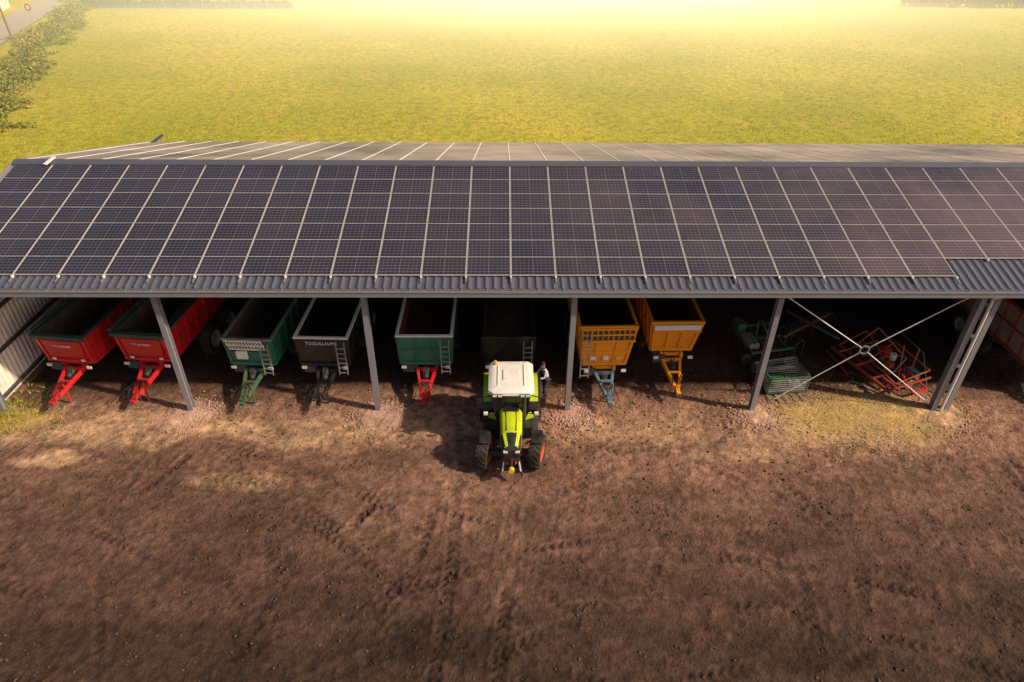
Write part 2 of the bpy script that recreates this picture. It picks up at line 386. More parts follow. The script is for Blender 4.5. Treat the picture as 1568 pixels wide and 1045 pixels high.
for i in range(20):
    a0 = i*math.pi/10; a1 = a0+math.pi/10
    b.beam(c1+Vector((math.cos(a0)*.17,0,math.sin(a0)*.17)), c1+Vector((math.cos(a1)*.17,0,math.sin(a1)*.17)), .05, .05, 'galv')
b.build('cross_brace', shed)
def corrwall_y(name, X, y0, y1, topf, z0=.05, m='wallw'):
    V = []; yy = y0; pts = []
    while yy < y1:
        for d, o in ((0,0),(.10,0),(.125,.035),(.19,.035),(.215,0)): pts.append((min(yy+d, y1), o))
        yy += .25
    for (q, o) in pts: V += [(X+o, q, z0), (X+o, q, topf(q))]
    F = [(2*i, 2*i+2, 2*i+3, 2*i+1) for i in range(len(pts)-1)]
    o = arrmesh(name, V, F, [M[m]]); o.parent = shed
topf = lambda q: (zf(q) if q < YR else zb_(q))-.04
corrwall_y('gable_wall_left', -20.62, .0, 19.4, topf); corrwall_y('gable_wall_right', 44.95, 0, 19.4, topf)
V = []; pts = []; xx = XL+.4
while xx < 44.9:
    for d, o in ((0,0),(.10,0),(.125,-.035),(.19,-.035),(.215,0)): pts.append((xx+d, o))
    xx += .25
for (q, o) in pts: V += [(q, 19.42+o, .05), (q, 19.42+o, zb_(19.4)-.04)]
o = arrmesh('rear_wall', V, [(2*i, 2*i+2, 2*i+3, 2*i+1) for i in range(len(pts)-1)], [M['roof']]); o.parent = shed
b = MB()
for z in (.25, 1.9, 3.4, 4.9): b.box(-20.56, -20.45, .15, 19.2, z, z+.12, 'steel_dark')
b.box(-20.75, -20.66, -.1, 19.4, -.1, .35, 'conc')
b.build('wall_rails', shed)

# solar panels
def cellmat(name, d0, d1_, rbase, dc):
    pm, nt, bs = nmat(name)
    uv = node(nt, 'ShaderNodeUVMap').outputs[0]; sp = node(nt, 'ShaderNodeSeparateXYZ'); nt.links.new(uv, sp.inputs[0])
    def ln(s_, n, w):
        fr = mth(nt, 'FRACT', mth(nt, 'MULTIPLY', s_, n)); d = mth(nt, 'MINIMUM', fr, mth(nt, 'SUBTRACT', 1.0, fr))
        return mth(nt, 'LESS_THAN', d, w)
    l = mth(nt, 'MAXIMUM', mth(nt, 'MULTIPLY', ln(sp.outputs[0], 10, .03), .28), mth(nt, 'MULTIPLY', ln(sp.outputs[1], 6, .045), .40))
    l = mth(nt, 'MAXIMUM', l, mth(nt, 'MULTIPLY', ln(sp.outputs[0], 2, .008), .5))
    tc = node(nt, 'ShaderNodeTexCoord').outputs['Object']; sx = node(nt, 'ShaderNodeSeparateXYZ'); nt.links.new(tc, sx.inputs[0])
    isl = node(nt, 'ShaderNodeNewGeometry').outputs['Random Per Island']
    cell = mixc(nt, isl, (.016, .017, .034), (.024, .024, .044))
    d1 = noise(nt, tc, .25, 5, .6)
    amt = mth(nt, 'MULTIPLY_ADD', ramp(nt, sx.outputs[0], -8, 30), d1_-d0, d0)  # dust amount; its rise to the right paints in a warm reflection
    cell = mixc(nt, mth(nt, 'MULTIPLY', ramp(nt, d1, .20, .75), amt), cell, dc)
    c = mixc(nt, l, cell, (.42, .40, .40)); nt.links.new(c, bs.inputs['Base Color'])
    nt.links.new(mth(nt, 'MULTIPLY_ADD', d1, .25, rbase), bs.inputs['Roughness'])
    return pm
pm1 = cellmat('solar_cells', .04, .26, .06, (.50, .30, .25)); pm2 = cellmat('glow_tinted_solar_cells', .8, .8, .35, (.66, .50, .41))  # rear cells lightened to paint in glow and grazing reflection
PW, X0 = 1.6, -17.66-1.6*2
fb = MB()
def panels(name, ya, zfun, rows, rl, skip, pm):
    GV = []; GF = []; UV = []
    for r in range(rows):
        for cidx in range(41):
            xa = X0+cidx*PW; xb = xa+PW
            if xb > XR-.2 or skip(r, xa): continue
            y_a = ya+r*rl; y_b = y_a+rl
            def P(xx, yy, o): return (xx, yy, zfun(yy)+o)
            g = .010
            fb.hexa([P(xa+g,y_a+g,.07),P(xb-g,y_a+g,.07),P(xb-g,y_b-g,.07),P(xa+g,y_b-g,.07),P(xa+g,y_a+g,.11),P(xb-g,y_a+g,.11),P(xb-g,y_b-g,.11),P(xa+g,y_b-g,.11)], 'alu')
            k = len(GV); fx = .030; fy = .018
            j = [random.uniform(-.0015,.0015) for _ in range(2)]
            GV.extend([P(xa+fx,y_a+fy,.115+j[0]),P(xb-fx,y_a+fy,.115+j[1]),P(xb-fx,y_b-fy,.115-j[0]),P(xa+fx,y_b-fy,.115-j[1])]); GF.append((k,k+1,k+2,k+3)); UV.extend([0,0,1,0,1,1,0,1])
    o = arrmesh(name, GV, GF, [pm]); ul = o.data.uv_layers.new(name='UVMap'); ul.data.foreach_set('uv', np.array(UV, np.float32)); o.parent = shed
panels('front_panel_glass', .22, zf, 7, .948, lambda r, xa: r == 0 and xa > 15.0, pm1)
panels('rear_panel_glass', YR+.45, zb_, 12, .96, lambda r, xa: r > 10 and xa < -19, pm2)
fb.build('panel_frames', shed)
b = MB()
for cidx in range(42):
    xa = X0+cidx*PW
    if xa < XR-.3:
        y0_ = -.12 if xa < 16 else 1.05
        b.beam((xa, y0_, zf(y0_)+.06), (xa, YR-.3, zf(YR-.3)+.06), .04, .05, 'galv')
        b.box(xa-.03, xa+.03, .10 if xa < 16 else 1.05, .2 if xa<16 else 1.15, zf(.15 if xa < 16 else 1.1)+.04, zf(.15 if xa < 16 else 1.1)+.12, 'white')
        b.beam((xa, YR+.45, zb_(YR+.45)+.118), (xa, YB-.4, zb_(YB-.4)+.118), .05, .03, 'white')
b.beam((-19.5,YR-.45,ZR+.10),(-19.35,YR+.1,ZR+.24),.16,.04,'white')
b.build('panel_rails', shed)

# ------------------------------------------------------------ wheels
def wheel(name, parent, cx, cy, r, w, rim='rimg', n=36, steer=0):
    b = MB(); c = (0, 0, r); h = w/2
    prof = [(-h*.78,.60*r),(-h*.98,.70*r),(-h,.84*r),(-h*.9,.93*r),(-h*.6,.965*r),(0,.975*r),(h*.6,.965*r),(h*.9,.93*r),(h,.84*r),(h*.98,.70*r),(h*.78,.60*r)]
    b.lathe(prof, c, 'rubber', n)
    b.lathe([(-h*.78,.61*r),(-h*.72,.56*r),(-h*.25,.52*r),(-h*.2,.22*r),(-h*.55,.18*r),(-h*.55,.001)], c, rim, n)
    b.lathe([(h*.78,.61*r),(h*.72,.56*r),(h*.25,.52*r),(h*.2,.22*r),(h*.55,.18*r),(h*.55,.001)], c, rim, n)
    L = int(2*math.pi*r/.21)
    for i in range(L):
        for s_ in (-1, 1):
            a0 = 2*math.pi*(i+(.5 if s_ > 0 else 0))/L; a1 = a0+.16/r
            am = (a0+a1)/2
            p = lambda a, xx, rr: Vector((xx, rr*math.cos(a), r+rr*math.sin(a)))
            b.beam(p(a0, .03*s_, r*.985), p(a1, s_*h*.93, r*.955), .05, .05*max(r,.6), 'rubber', up=(0, math.cos(am), math.sin(am)))
    o = b.build(name, parent); o.location = (cx, cy, 0); o.rotation_euler = (0, 0, R(steer)); return o

# ------------------------------------------------------------ trailers
def trailer(name, X, Y, yaw, W, zb, zt, L, body='red', inn='inside', rim='teal', frame=None, front='ribs', fs=.0, ladder=1,
            wr=.56, wx=None, wrim='rimg', draw=None, load=None, tarp=False, text=None, tcol='white', tsize=.22, taper=.16, side=None, dl=1.55):
    e = empty(name, (X, Y, 0), R(yaw)); frame = frame or body; draw = draw or frame; side = side or body
    hb = W/2-taper/2; ht = W/2; T = .05
    b = MB()
    b.box(-hb+.02, hb-.02, fs+.04, L-.03, zb, zb+.06, inn)
    def wall(p0, p1, q0, q1, nin, m_out):
        nin = Vector(nin)
        p0, p1, q0, q1 = map(Vector, (p0, p1, q0, q1))
        b.hexa([p0, p1, p1+nin*T*.5, p0+nin*T*.5, q0, q1, q1+nin*T*.5, q0+nin*T*.5], m_out)
        b.hexa([p0+nin*T*.55, p1+nin*T*.55, p1+nin*T, p0+nin*T, q0+nin*T*.55, q1+nin*T*.55, q1+nin*T, q0+nin*T], inn)
    wall((-hb,fs,zb),(-hb,L,zb),(-ht,0,zt),(-ht,L,zt),(1,0,0), side)
    wall((hb,fs,zb),(hb,L,zb),(ht,0,zt),(ht,L,zt),(-1,0,0), side)
    wall((-hb,fs,zb),(hb,fs,zb),(-ht,0,zt),(ht,0,zt),(0,1,0), body)
    wall((-hb,L,zb),(hb,L,zb),(-ht,L,zt-.05),(ht,L,zt-.05),(0,-1,0), body)
    nr = int(L/.75)
    for i in range(nr+1):
        yy = .06+(L-.12)*i/nr
        yb = max(yy, fs+.05)
        for s_ in (-1, 1):
            b.beam((s_*(hb+.03), yb, zb), (s_*(ht+.03), yy, zt-.04), .08, .06, frame, up=(1,0,0))
    for s_ in (-1, 1):
        b.beam((s_*(hb+.03), fs, zb+.03), (s_*(hb+.03), L, zb+.03), .08, .12, frame)
        zz = zb+(zt-zb)*.55; b.beam((s_*(hb+taper*.28+.03), fs*.45, zz), (s_*(hb+taper*.28+.03), L, zz), .05, .06, frame)
    b.box(-ht-.05, -ht+.07, -.05, L+.05, zt-.02, zt+.06, rim); b.box(ht-.07, ht+.05, -.05, L+.05, zt-.02, zt+.06, rim)
    b.box(-ht+.07, ht-.07, -.05, .07, zt-.018, zt+.062, rim); b.box(-ht+.07, ht-.07, L-.07, L+.05, zt-.018, zt+.062, rim)
    b.build('tub', e, .008)
    b = MB()
    fy = lambda z: fs*(zt-z)/(zt-zb)
    hx = lambda z: hb+(ht-hb)*(z-zb)/(zt-zb)
    def fbar(z, h=.08, d=.06, m=frame): b.box(-hx(z), hx(z), fy(z)-d, fy(z)+.0, z-h/2, z+h/2, m)
    def vbar(xf, z0, z1, w=.07, d=.05, m=frame): b.beam((xf*hx(z0), fy(z0)-d/2, z0), (xf*hx(z1), fy(z1)-d/2, z1), w, d, m, up=(0,1,0))
    fbar(zb+.05, .12, .08)
    if front == 'ribs':
        fbar(zb+(zt-zb)*.52, .07)
        for q in (-.95, -.33, .33, .95): vbar(q, zb+.05, zt-.03)
    elif front == 'smooth':
        for q in (-.93, .93): vbar(q, zb+.05, zt-.03, .12, .06)
        b.hexa([(-hb*.75,fy(zb+.3)-.09,zb+.30),(hb*.75,fy(zb+.3)-.09,zb+.30),(hb*.75,fy(zb+.3)-.01,zb+.30),(-hb*.75,fy(zb+.3)-.01,zb+.30),
                (-hb*.82,fy(zt-.25)-.06,zt-.25),(hb*.82,fy(zt-.25)-.06,zt-.25),(hb*.82,fy(zt-.25)+.01,zt-.25),(-hb*.82,fy(zt-.25)+.01,zt-.25)], body)
        b.box(-ht-.03, ht+.03, -.14, -.052, zt-.12, zt+.04, rim)
        for q in (-.62, .62): b.cbox((q*hb, fy(zb+.15)-.12, zb+.17), (.16,.03,.10), 'lamp')
    elif front == 'slats':
        z0 = zt-.62; b.box(-ht*.93, ht*.93, -.045, -.0, z0, zt-.06, 'inside')
        for i in range(11): b.box(-ht*.93+i*ht*.186-.018, -ht*.93+i*ht*.186+.018, -.075, -.045, z0, zt-.05, frame)
        b.box(-ht*.97, ht*.97, -.09, -.03, zt-.36, zt-.30, frame)
        for zz in (z0, zt-.05): b.box(-ht*.97, ht*.97, -.10, .0, zz-.05, zz+.03, frame)
        for q in (-.95,-.4,.4,.95): vbar(q, zb+.05, z0)
        fbar(zb+(z0-zb)*.5, .06)
        for q in (-.7,-.1,.5): b.box(q*hb, q*hb+.25, fy(zb+.35)-.07, fy(zb+.35), zb+.28, zb+.46, 'lamp' if q < 0 else 'yellow')
    elif front == 'mesh':
        for i in range(12): b.beam((-ht*.72+i*ht*.131,-.07,zt-.42), (-ht*.72+i*ht*.131,-.34,zt+.16), .05, .03, 'white')
        for (yy, zz) in ((-.07,zt-.42),(-.205,zt-.13),(-.34,zt+.16)): b.beam((-ht*.78,yy,zz), (ht*.78,yy,zz), .06, .05, 'white')
        b.box(-ht*.5,-ht*.05,-.16,-.05,zt-.85,zt-.5,'lamp')
        for q in (-.93,0,.93): vbar(q, zb+.05, zt-.03)
        fbar(zb+(zt-zb)*.5, .06)
    elif front == 'band':
        b.box(-ht*.9, ht*.9, -.07, -.0, zt-.34, zt-.10, 'white')
        b.box(-ht*.95, ht*.95, -.09, .0, zt-.42, zt-.36, frame)
        for q in (-.93, .93): vbar(q, zb+.05, zt-.03, .1, .06)
        for q in (-.3, .3): vbar(q, zb+.05, zt-.45)
    if ladder:
        lx = ladder*(ht-.28)
        for s_ in (-.17, .17): b.beam((lx+s_, -.16, zb-.35), (lx+s_, -.13, zt-.1), .04, .04, 'galv')
        for i in range(6): b.beam((lx-.17, -.155, zb-.25+i*(zt-zb+.1)/6), (lx+.17, -.155, zb-.25+i*(zt-zb+.1)/6), .035, .035, 'galv')
    b.build('front_panel_frame', e, .006)
    b = MB()
    for s_ in (-1, 1): b.beam((s_*.42, .15, zb-.16), (s_*.42, L-.15, zb-.16), .12, .24, frame)
    for yy in (.3, L*.3, L*.5, L*.75, L-.3): b.beam((-.45, yy, zb-.15), (.45, yy, zb-.15), .1, .14, frame, up=(0,0,1))
    for s_ in (-1, 1): b.beam((s_*.42, .35, zb-.30), (s_*.10, -dl+.35, .62), .11, .17, draw)
    b.beam((0,-dl+.5,.64), (0,-dl-.05,.52), .16, .16, draw); b.beam((-.42,.1,zb-.32),(.42,.1,zb-.32),.12,.14,draw)
    b.beam((-.25,-.55,.86),(.25,-.55,.86),.10,.08,draw)
    for i in range(12):
        a0 = i*math.pi/6; a1 = a0+math.pi/6
        b.beam((math.cos(a0)*.08,-dl-.13+math.sin(a0)*.08,.5),(math.cos(a1)*.08,-dl-.13+math.sin(a1)*.08,.5),.04,.04,'steel_dark')
    b.cyl((.19,-dl+.65,.05),(.19,-dl+.65,1.0),.045,draw); b.cyl((.19,-dl+.65,.0),(.19,-dl+.65,.5),.032,'galv'); b.cbox((.19,-dl+.65,.02),(.22,.22,.03),'galv'); b.beam((.19,-dl+.65,1.0),(.33,-dl+.65,1.03),.02,.02,'steel_dark')
    b.cyl((0,.2,zb-.35),(0,-.35,zb-.45),.09,'steel_dark',n=14)
    for k, q in enumerate((-.08, -.03, .03, .08)):
        pts = [(q, .0, zb-.1), (q*1.5, -.35, zb-.55), (q*2, -dl*.6, .98), (q*3.5, -dl+.1, 1.0-.05*k), (q*5, -dl+.0, .62)]
        b.tube(pts, .016, 'black', 6)
    b.box(-hb+.05, -hb+.55, .05, .4, zb-.42, zb-.06, 'steel_dark')
    for s_ in (-1, 1): b.box(s_*(hb-.13)-.1, s_*(hb-.13)+.1, -.10, -.04, zb-.14, zb-.02, 'lamp')
    ys = (L*.50, L*.50+wr*2+.12) if L > 5 else (L*.55,)
    wx = wx if wx is not None else W/2-.20
    for yy in ys:
        b.cyl((-wx, yy, wr), (wx, yy, wr), .07, 'steel_dark')
        for s_ in (-1, 1): b.beam((s_*.5, yy-.45, wr+.18), (s_*.5, yy+.45, wr+.18), .1, .1, 'steel_dark'); b.beam((s_*.5, yy, wr), (s_*.5, yy, zb-.2), .14, .12, 'steel_dark')
    b.build('chassis_drawbar', e, .006)
    for yy in ys:
        for s_ in (-1, 1): wheel('wheel', e, s_*wx, yy, wr, .46, wrim, 28)
    if load:
        lv = []; n = 16; mm = 30
        for j in range(mm+1):
            for i in range(n+1):
                u = i/n*2-1; v = j/mm; zz = zb+load+.25*(1-u*u)*(math.sin(v*math.pi))**.5+random.uniform(-.04,.04)
                lv.append((u*(hb), fs+.06+(L-fs-.12)*v, zz))
        o = arrmesh('load', lv, [(j*(n+1)+i, j*(n+1)+i+1, (j+1)*(n+1)+i+1, (j+1)*(n+1)+i) for j in range(mm) for i in range(n)], [M['load']], True); o.parent = e
    if tarp:
        b = MB(); pts = [(-ht-.06, .0+L*i/12, zt+.12+random.uniform(-.01,.01)) for i in range(13)]
        b.tube(pts, .085, 'teal', 12)
        b.loft([[(-.35+.15*math.sin(i*.7), .5+i*.45, zb+.3), (-.1+.15*math.sin(i*.7), .5+i*.45, zb+.35+random.uniform(0,.12)), (.05+.15*math.sin(i*.7), .5+i*.45, zb+.22)] for i in range(12)], 'tarp')
        b.build('rolled_cover', e)
    if text:
        cu = bpy.data.curves.new('lettering', 'FONT'); cu.body = text; cu.size = tsize; cu.align_x = 'CENTER'; cu.extrude = .004; cu.materials.append(M[tcol])
        o = bpy.data.objects.new('lettering', cu); S.collection.objects.link(o); o.parent = e
        z = zt-.30 if tsize > .2 else zt-.52; o.location = (.0, fy(z)-(.05 if front == 'plain' else .11), z); o.rotation_euler = (R(90), 0, 0); o.scale = (.9, 1, 1)
    return e

trailer('red_farm_trailer', -17.95, 1.35, -7, 2.15, 1.35, 2.70, 7.2, 'red', 'inside', 'teal', front='smooth', fs=.18, ladder=0, wr=.66, wx=1.12, tarp=True, text='= la campagne', tsize=.15)
trailer('red_farm_trailer', -14.85, 1.45, -6, 2.15, 1.35, 2.72, 5.6, 'red', 'inside', 'teal', front='smooth', fs=.18, ladder=0, wr=.70, wx=1.25, tarp=True, text='= la campagne', tsize=.15)
trailer('green_farm_trailer', -10.55, 1.3, -4, 1.95, 1.30, 2.55, 5.6, 'green', 'inside', 'galv', frame='green', front='mesh', fs=.1, ladder=1, draw='green2', wr=.6)
trailer('black_farm_trailer', -7.6, 1.3, -2, 2.1, 1.30, 2.62, 6.6, 'black', 'black', 'white', front='plain', fs=.05, ladder=1, text='TOGUILLAUME', tsize=.21, wr=.6, draw='black')
trailer('green_tipper_trailer', -3.5, 1.35, 0, 2.2, 1.30, 2.68, 6.4, 'green', 'insider', 'white', frame='green', front='ribs', fs=.08, ladder=1, draw='red', wr=.6)
trailer('black_tipper_trailer', -.12, 1.35, 0, 2.1, 1.30, 2.62, 6.8, 'black', 'inside', 'black', front='plain', fs=.05, ladder=1, load=.45, wr=.62)
trailer('orange_farm_trailer', 3.85, 1.35, 2, 2.3, 1.10, 3.12, 6.0, 'orange', 'inside', 'orange', front='slats', fs=.30, ladder=-1, draw='blue', taper=.5, wr=.6)
trailer('orange_farm_trailer', 6.75, 1.95, 1, 2.1, 1.35, 2.95, 5.2, 'orange', 'insider', 'orange', front='band', fs=.40, ladder=0, draw='orange', taper=.4, load=.2, wr=.58)
trailer('old_red_trailer', 22.3, .9, 0, 2.35, 1.3, 3.1, 6.5, 'tarp', 'inside', 'red2', frame='red2', front='ribs', side='tarp', draw='red2', wr=.6, wx=1.05, ladder=0)

# ------------------------------------------------------------ tractor
tr = empty('tractor', (-.05, -.42, 0)); tr.scale = (.95, .95, .97)
for s_ in (-1, 1):
    wheel('rear_wheel', tr, s_*.95, 0, .93, .60, 'rimr', 44); wheel('front_wheel', tr, s_*.99, -2.8, .68, .50, 'rimr', 40, -16)
b = MB()
b.box(-.30, .30, -3.3, .35, .62, 1.15, 'steel_dark'); b.cyl((-.9,0,.93),(.9,0,.93),.16,'steel_dark'); b.beam((-.85,-2.8,.66),(.85,-2.8,.66),.2,.2,'steel_dark')
b.box(-.36, .36, -3.3, -1.6, 1.0, 1.35, 'black')
for s_ in (-1, 1):
    b.box(s_*.62-.22, s_*.62+.22, -1.95, -1.0, .55, 1.1, 'black')
    for i in range(4): b.box(s_*.92-.18, s_*.92+.18, -1.55+.03*i, -1.22+.03*i, .38+.24*i, .42+.24*i, 'steel_dark')
for s_ in (-1, 1):
    b.beam((s_*.30,-3.3,.75),(s_*.40,-3.9,.50),.08,.12,'black'); b.cyl((s_*.22,-3.35,1.15),(s_*.34,-3.78,.6),.04,'galv')
b.beam((-.42,-3.68,.62),(.42,-3.68,.62),.10,.10,'black'); b.box(-.30,.30,-3.60,-3.32,.55,1.05,'black')
b.beam((0,-3.5,1.1),(0,-3.85,.95),.07,.07,'black'); b.cyl((0,-3.90,.72),(0,-3.76,.72),.11,'yellow',n=16)
for q in (-.16,.16): b.cyl((q,-3.68,.9),(q,-3.60,.9),.05,'red',n=10)
for s_ in (-1,1): b.beam((s_*.25,.3,.6),(s_*.38,.95,.5),.08,.08,'black')
b.beam((0,.3,.45),(0,.85,.45),.14,.1,'black')
b.build('chassis', tr, .01)
def sec(yy, hw, zt_, zb2, r_=.12):
    return [(-hw,yy,zb2),(-hw,yy,zt_-r_),(-hw+.05,yy,zt_-r_*.35),(-hw+r_,yy,zt_),(0,yy,zt_+.03),(hw-r_,yy,zt_),(hw-.05,yy,zt_-r_*.35),(hw,yy,zt_-r_),(hw,yy,zb2)]
b = MB()
b.loft([sec(-1.62,.44,1.93,1.2), sec(-2.3,.42,1.90,1.2), sec(-2.85,.40,1.82,1.2), sec(-3.0,.39,1.79,1.18)], 'lime')
b.loft([sec(-3.0,.385,1.785,1.15), sec(-3.45,.35,1.60,1.05), sec(-3.58,.28,1.40,1.0,.10)], 'black')
for s_ in (-1, 1):
    b.hexa([(s_*.395,-3.02,1.45),(s_*.355,-3.47,1.34),(s_*.33,-3.47,1.32),(s_*.36,-3.02,1.45),(s_*.33,-3.02,1.79),(s_*.22,-3.52,1.58),(s_*.12,-3.50,1.60),(s_*.20,-3.02,1.83)], 'lime')
    b.cbox((s_*.22,-3.56,1.36),(.16,.06,.10),'lamp')
    b.box(s_*.435-.012, s_*.435+.012, -2.75, -1.95, 1.28, 1.62, 'black')
    b.beam((s_*.20,-1.9,1.955),(s_*.18,-2.95,1.84),.025,.02,'black')
b.box(-.30,.30,-2.0,-1.66,1.955,1.985,'black')
b.build('bonnet', tr, .012)
b = MB()
def ring(z, y0, y1, hw0, hw1): return [(-hw0,y0,z),(hw0,y0,z),(hw1,y1,z),(-hw1,y1,z)]
b.loft([ring(1.2,-1.62,-.1,.50,.72), ring(1.75,-1.78,-.08,.62,.80), ring(2.68,-1.70,-.2,.70,.78)], 'glass')
b.build('cab_glass', tr, .02)
b = MB()
for s_ in (-1, 1):
    for path in ([(.50,-1.62,1.2),(.63,-1.79,1.75),(.71,-1.71,2.7)], [(.73,-.1,1.2),(.81,-.07,1.75),(.79,-.2,2.7)], [(.66,-.75,1.2),(.76,-.78,1.75),(.77,-.85,2.7)]):
        for p, q in zip(path[:-1], path[1:]): b.beam((s_*p[0],p[1],p[2]), (s_*q[0],q[1],q[2]), .07, .07, 'black')
    b.beam((s_*.70,-1.85,2.62),(s_*1.20,-1.95,2.55),.035,.035,'black'); b.cbox((s_*1.20,-1.95,2.32),(.20,.07,.42),'black')
    b.beam((s_*.62,-1.80,1.7),(s_*.95,-1.9,1.75),.03,.03,'black'); b.cbox((s_*.97,-1.9,1.78),(.16,.12,.10),'lamp')
    n = 9; secs = []
    for i in range(n+1):
        a = R(200-i*18)
        yy = math.cos(a)*1.03; zz = .93+math.sin(a)*1.03
        y2 = math.cos(a)*1.08; z2 = .93+math.sin(a)*1.08
        secs.append([(s_*.62,yy,zz),(s_*1.20,yy,zz),(s_*1.20,y2,z2),(s_*.62,y2,z2)])
    b.loft(secs[2:], 'black'); b.loft([[(s_*(1.08 if abs(p[0]) > 1 else .66), p[1], p[2]+.012) for p in q] for q in secs[3:]], 'lime')
    b.hexa([(s_*.46,-1.60,1.12),(s_*.90,-1.35,1.12),(s_*.90,-1.25,1.12),(s_*.46,-1.5,1.12),(s_*.50,-1.70,1.45),(s_*.78,-1.5,1.45),(s_*.78,-1.4,1.45),(s_*.50,-1.55,1.45)], 'lime')
    secs = []
    for i in range(8):
        a = R(175-i*20)
        secs.append([(s_*.76,-2.8+math.cos(a)*.78,.68+math.sin(a)*.78),(s_*1.20,-2.8+math.cos(a)*.78,.68+math.sin(a)*.78),(s_*1.20,-2.8+math.cos(a)*.81,.68+math.sin(a)*.81),(s_*.76,-2.8+math.cos(a)*.81,.68+math.sin(a)*.81)])
    b.loft(secs[3:], 'black')
    b.beam((s_*.55,-2.75,1.0),(s_*.98,-2.75,1.42),.05,.05,'black')
b.cyl((.52,-1.85,1.3),(.52,-1.85,2.55),.06,'steel_dark',n=14); b.cyl((.52,-1.85,2.55),(.52,-1.95,2.72),.05,'black',n=12)
b.beam((0,-1.80,1.78),(.35,-1.78,2.2),.025,.025,'black')
b.build('cab_frame_fenders', tr, .01)
b = MB()
def rr(z, y0, y1, hw, c=.18):
    return [(-hw+c,y0,z),(hw-c,y0,z),(hw,y0+c,z),(hw,y1-c,z),(hw-c,y1,z),(-hw+c,y1,z),(-hw,y1-c,z),(-hw,y0+c,z)]
b.loft([rr(2.68,-1.95,-.12,.80), rr(2.74,-2.06,-.02,.87), rr(2.86,-2.04,-.05,.86), rr(2.93,-1.92,-.15,.76), rr(2.95,-1.75,-.3,.62)], 'white')
for q in (-.62,-.42,.42,.62): b.cbox((q,-2.06,2.76),(.15,.08,.09),'lamp'); b.cbox((q,-2.045,2.76),(.18,.07,.12),'black')
b.box(-.30,.30,-1.35,-.75,2.951,2.985,'white')
for s_ in (-1,1): b.beam((s_*.5,-1.7,2.965),(s_*.5,-.4,2.965),.03,.03,'white')
b.cyl((-.6,-.35,2.93),(-.6,-.35,3.1),.06,'orange',n=12); b.cyl((.5,-.4,2.9),(.5,-.4,3.4),.008,'black',n=6)
b.build('cab_roof', tr, .015)

# ------------------------------------------------------------ person
pe = empty('person', (1.45, .95, 0), R(-70))
def skin(name, pts, edges, mats_, parent, sub=2, root=0):
    me = bpy.data.meshes.new(name); me.from_pydata([p[:3] for p in pts], edges, [])
    ob = bpy.data.objects.new(name, me); S.collection.objects.link(ob); ob.parent = parent
    ob.modifiers.new('s', 'SKIN'); sv = me.skin_vertices[0].data
    for i, p in enumerate(pts):
        rx = p[3]; ry = p[4] if len(p) > 4 else rx; sv[i].radius = (rx, ry)
    sv[root].use_root = True
    ss = ob.modifiers.new('u', 'SUBSURF'); ss.levels = ss.render_levels = sub
    me.materials.append(M[mats_]); return ob
skin('trousers', [(0,0,.93,.15,.11),(-.10,0,.86,.10),(-.11,-.05,.50,.075),(-.11,0,.10,.05),(.10,0,.86,.10),(.11,-.16,.52,.075),(.12,-.10,.10,.05)],
     [(0,1),(1,2),(2,3),(0,4),(4,5),(5,6)], 'trouser', pe)
skin('torso_and_sleeves', [(0,-.01,.95,.15,.11),(0,-.06,1.15,.14,.11),(0,-.13,1.36,.17,.11),(0,-.16,1.45,.08,.08),(-.19,-.14,1.38,.06),(-.25,-.27,1.14,.045),(-.20,-.47,1.06,.036),
     (.19,-.14,1.38,.06),(.26,-.24,1.14,.045),(.19,-.46,1.12,.036)], [(0,1),(1,2),(2,3),(2,4),(4,5),(5,6),(2,7),(7,8),(8,9)], 'shirt', pe)
hd = [(0,-.17,1.46,.055),(0,-.19,1.54,.062),(0,-.21,1.60,.082,.095),(0,-.21,1.67,.078,.09),(0,-.21,1.71,.05)]
skin('head', hd, [(0,1),(1,2),(2,3),(3,4)], 'skin', pe)
b = MB(); b.cyl((0,-.19,1.66),(0,-.19,1.74),.098,'hair',.06,n=16); b.cbox((0,-.30,1.60),(.022,.035,.04),'skin')
for q in (-.035,.035): b.cbox((q,-.285,1.635),(.022,.014,.012),'black')
b.cbox((0,-.287,1.56),(.045,.012,.01),'red2')
for q in (-.085,.085): b.cbox((q,-.20,1.61),(.015,.04,.06),'skin')
for s_, hp in ((-1,(-.20,-.47,1.06)),(1,(.19,-.46,1.12))):
    h_ = Vector(hp); b.cbox(h_+Vector((0,-.06,-.01)),(.075,.10,.032),'skin')
    for k, ln_ in enumerate((.06,.07,.065,.05)):
        o_ = h_+Vector((-.03+.02*k,-.11,-.01)); m_ = o_+Vector((0,-ln_*.6,-.012)); b.cyl(o_,m_,.010,'skin',.009,8); b.cyl(m_,m_+Vector((0,-ln_*.3,-.03)),.009,'skin',.007,8)
    b.cyl(h_+Vector((-s_*.035,-.03,0)),h_+Vector((-s_*.075,-.075,-.01)),.012,'skin',.009,8)
for q, yy in ((-.11,0),(.12,-.10)): b.loft([[(q-.05,yy+.08,.0),(q+.05,yy+.08,.0),(q+.05,yy+.08,.09),(q-.05,yy+.08,.09)],[(q-.05,yy-.05,.0),(q+.05,yy-.05,.0),(q+.045,yy-.05,.10),(q-.045,yy-.05,.10)],[(q-.04,yy-.20,.0),(q+.04,yy-.20,.0),(q+.035,yy-.20,.05),(q-.035,yy-.20,.05)]],'black')
b.build('hands_face_shoes', pe, .004)

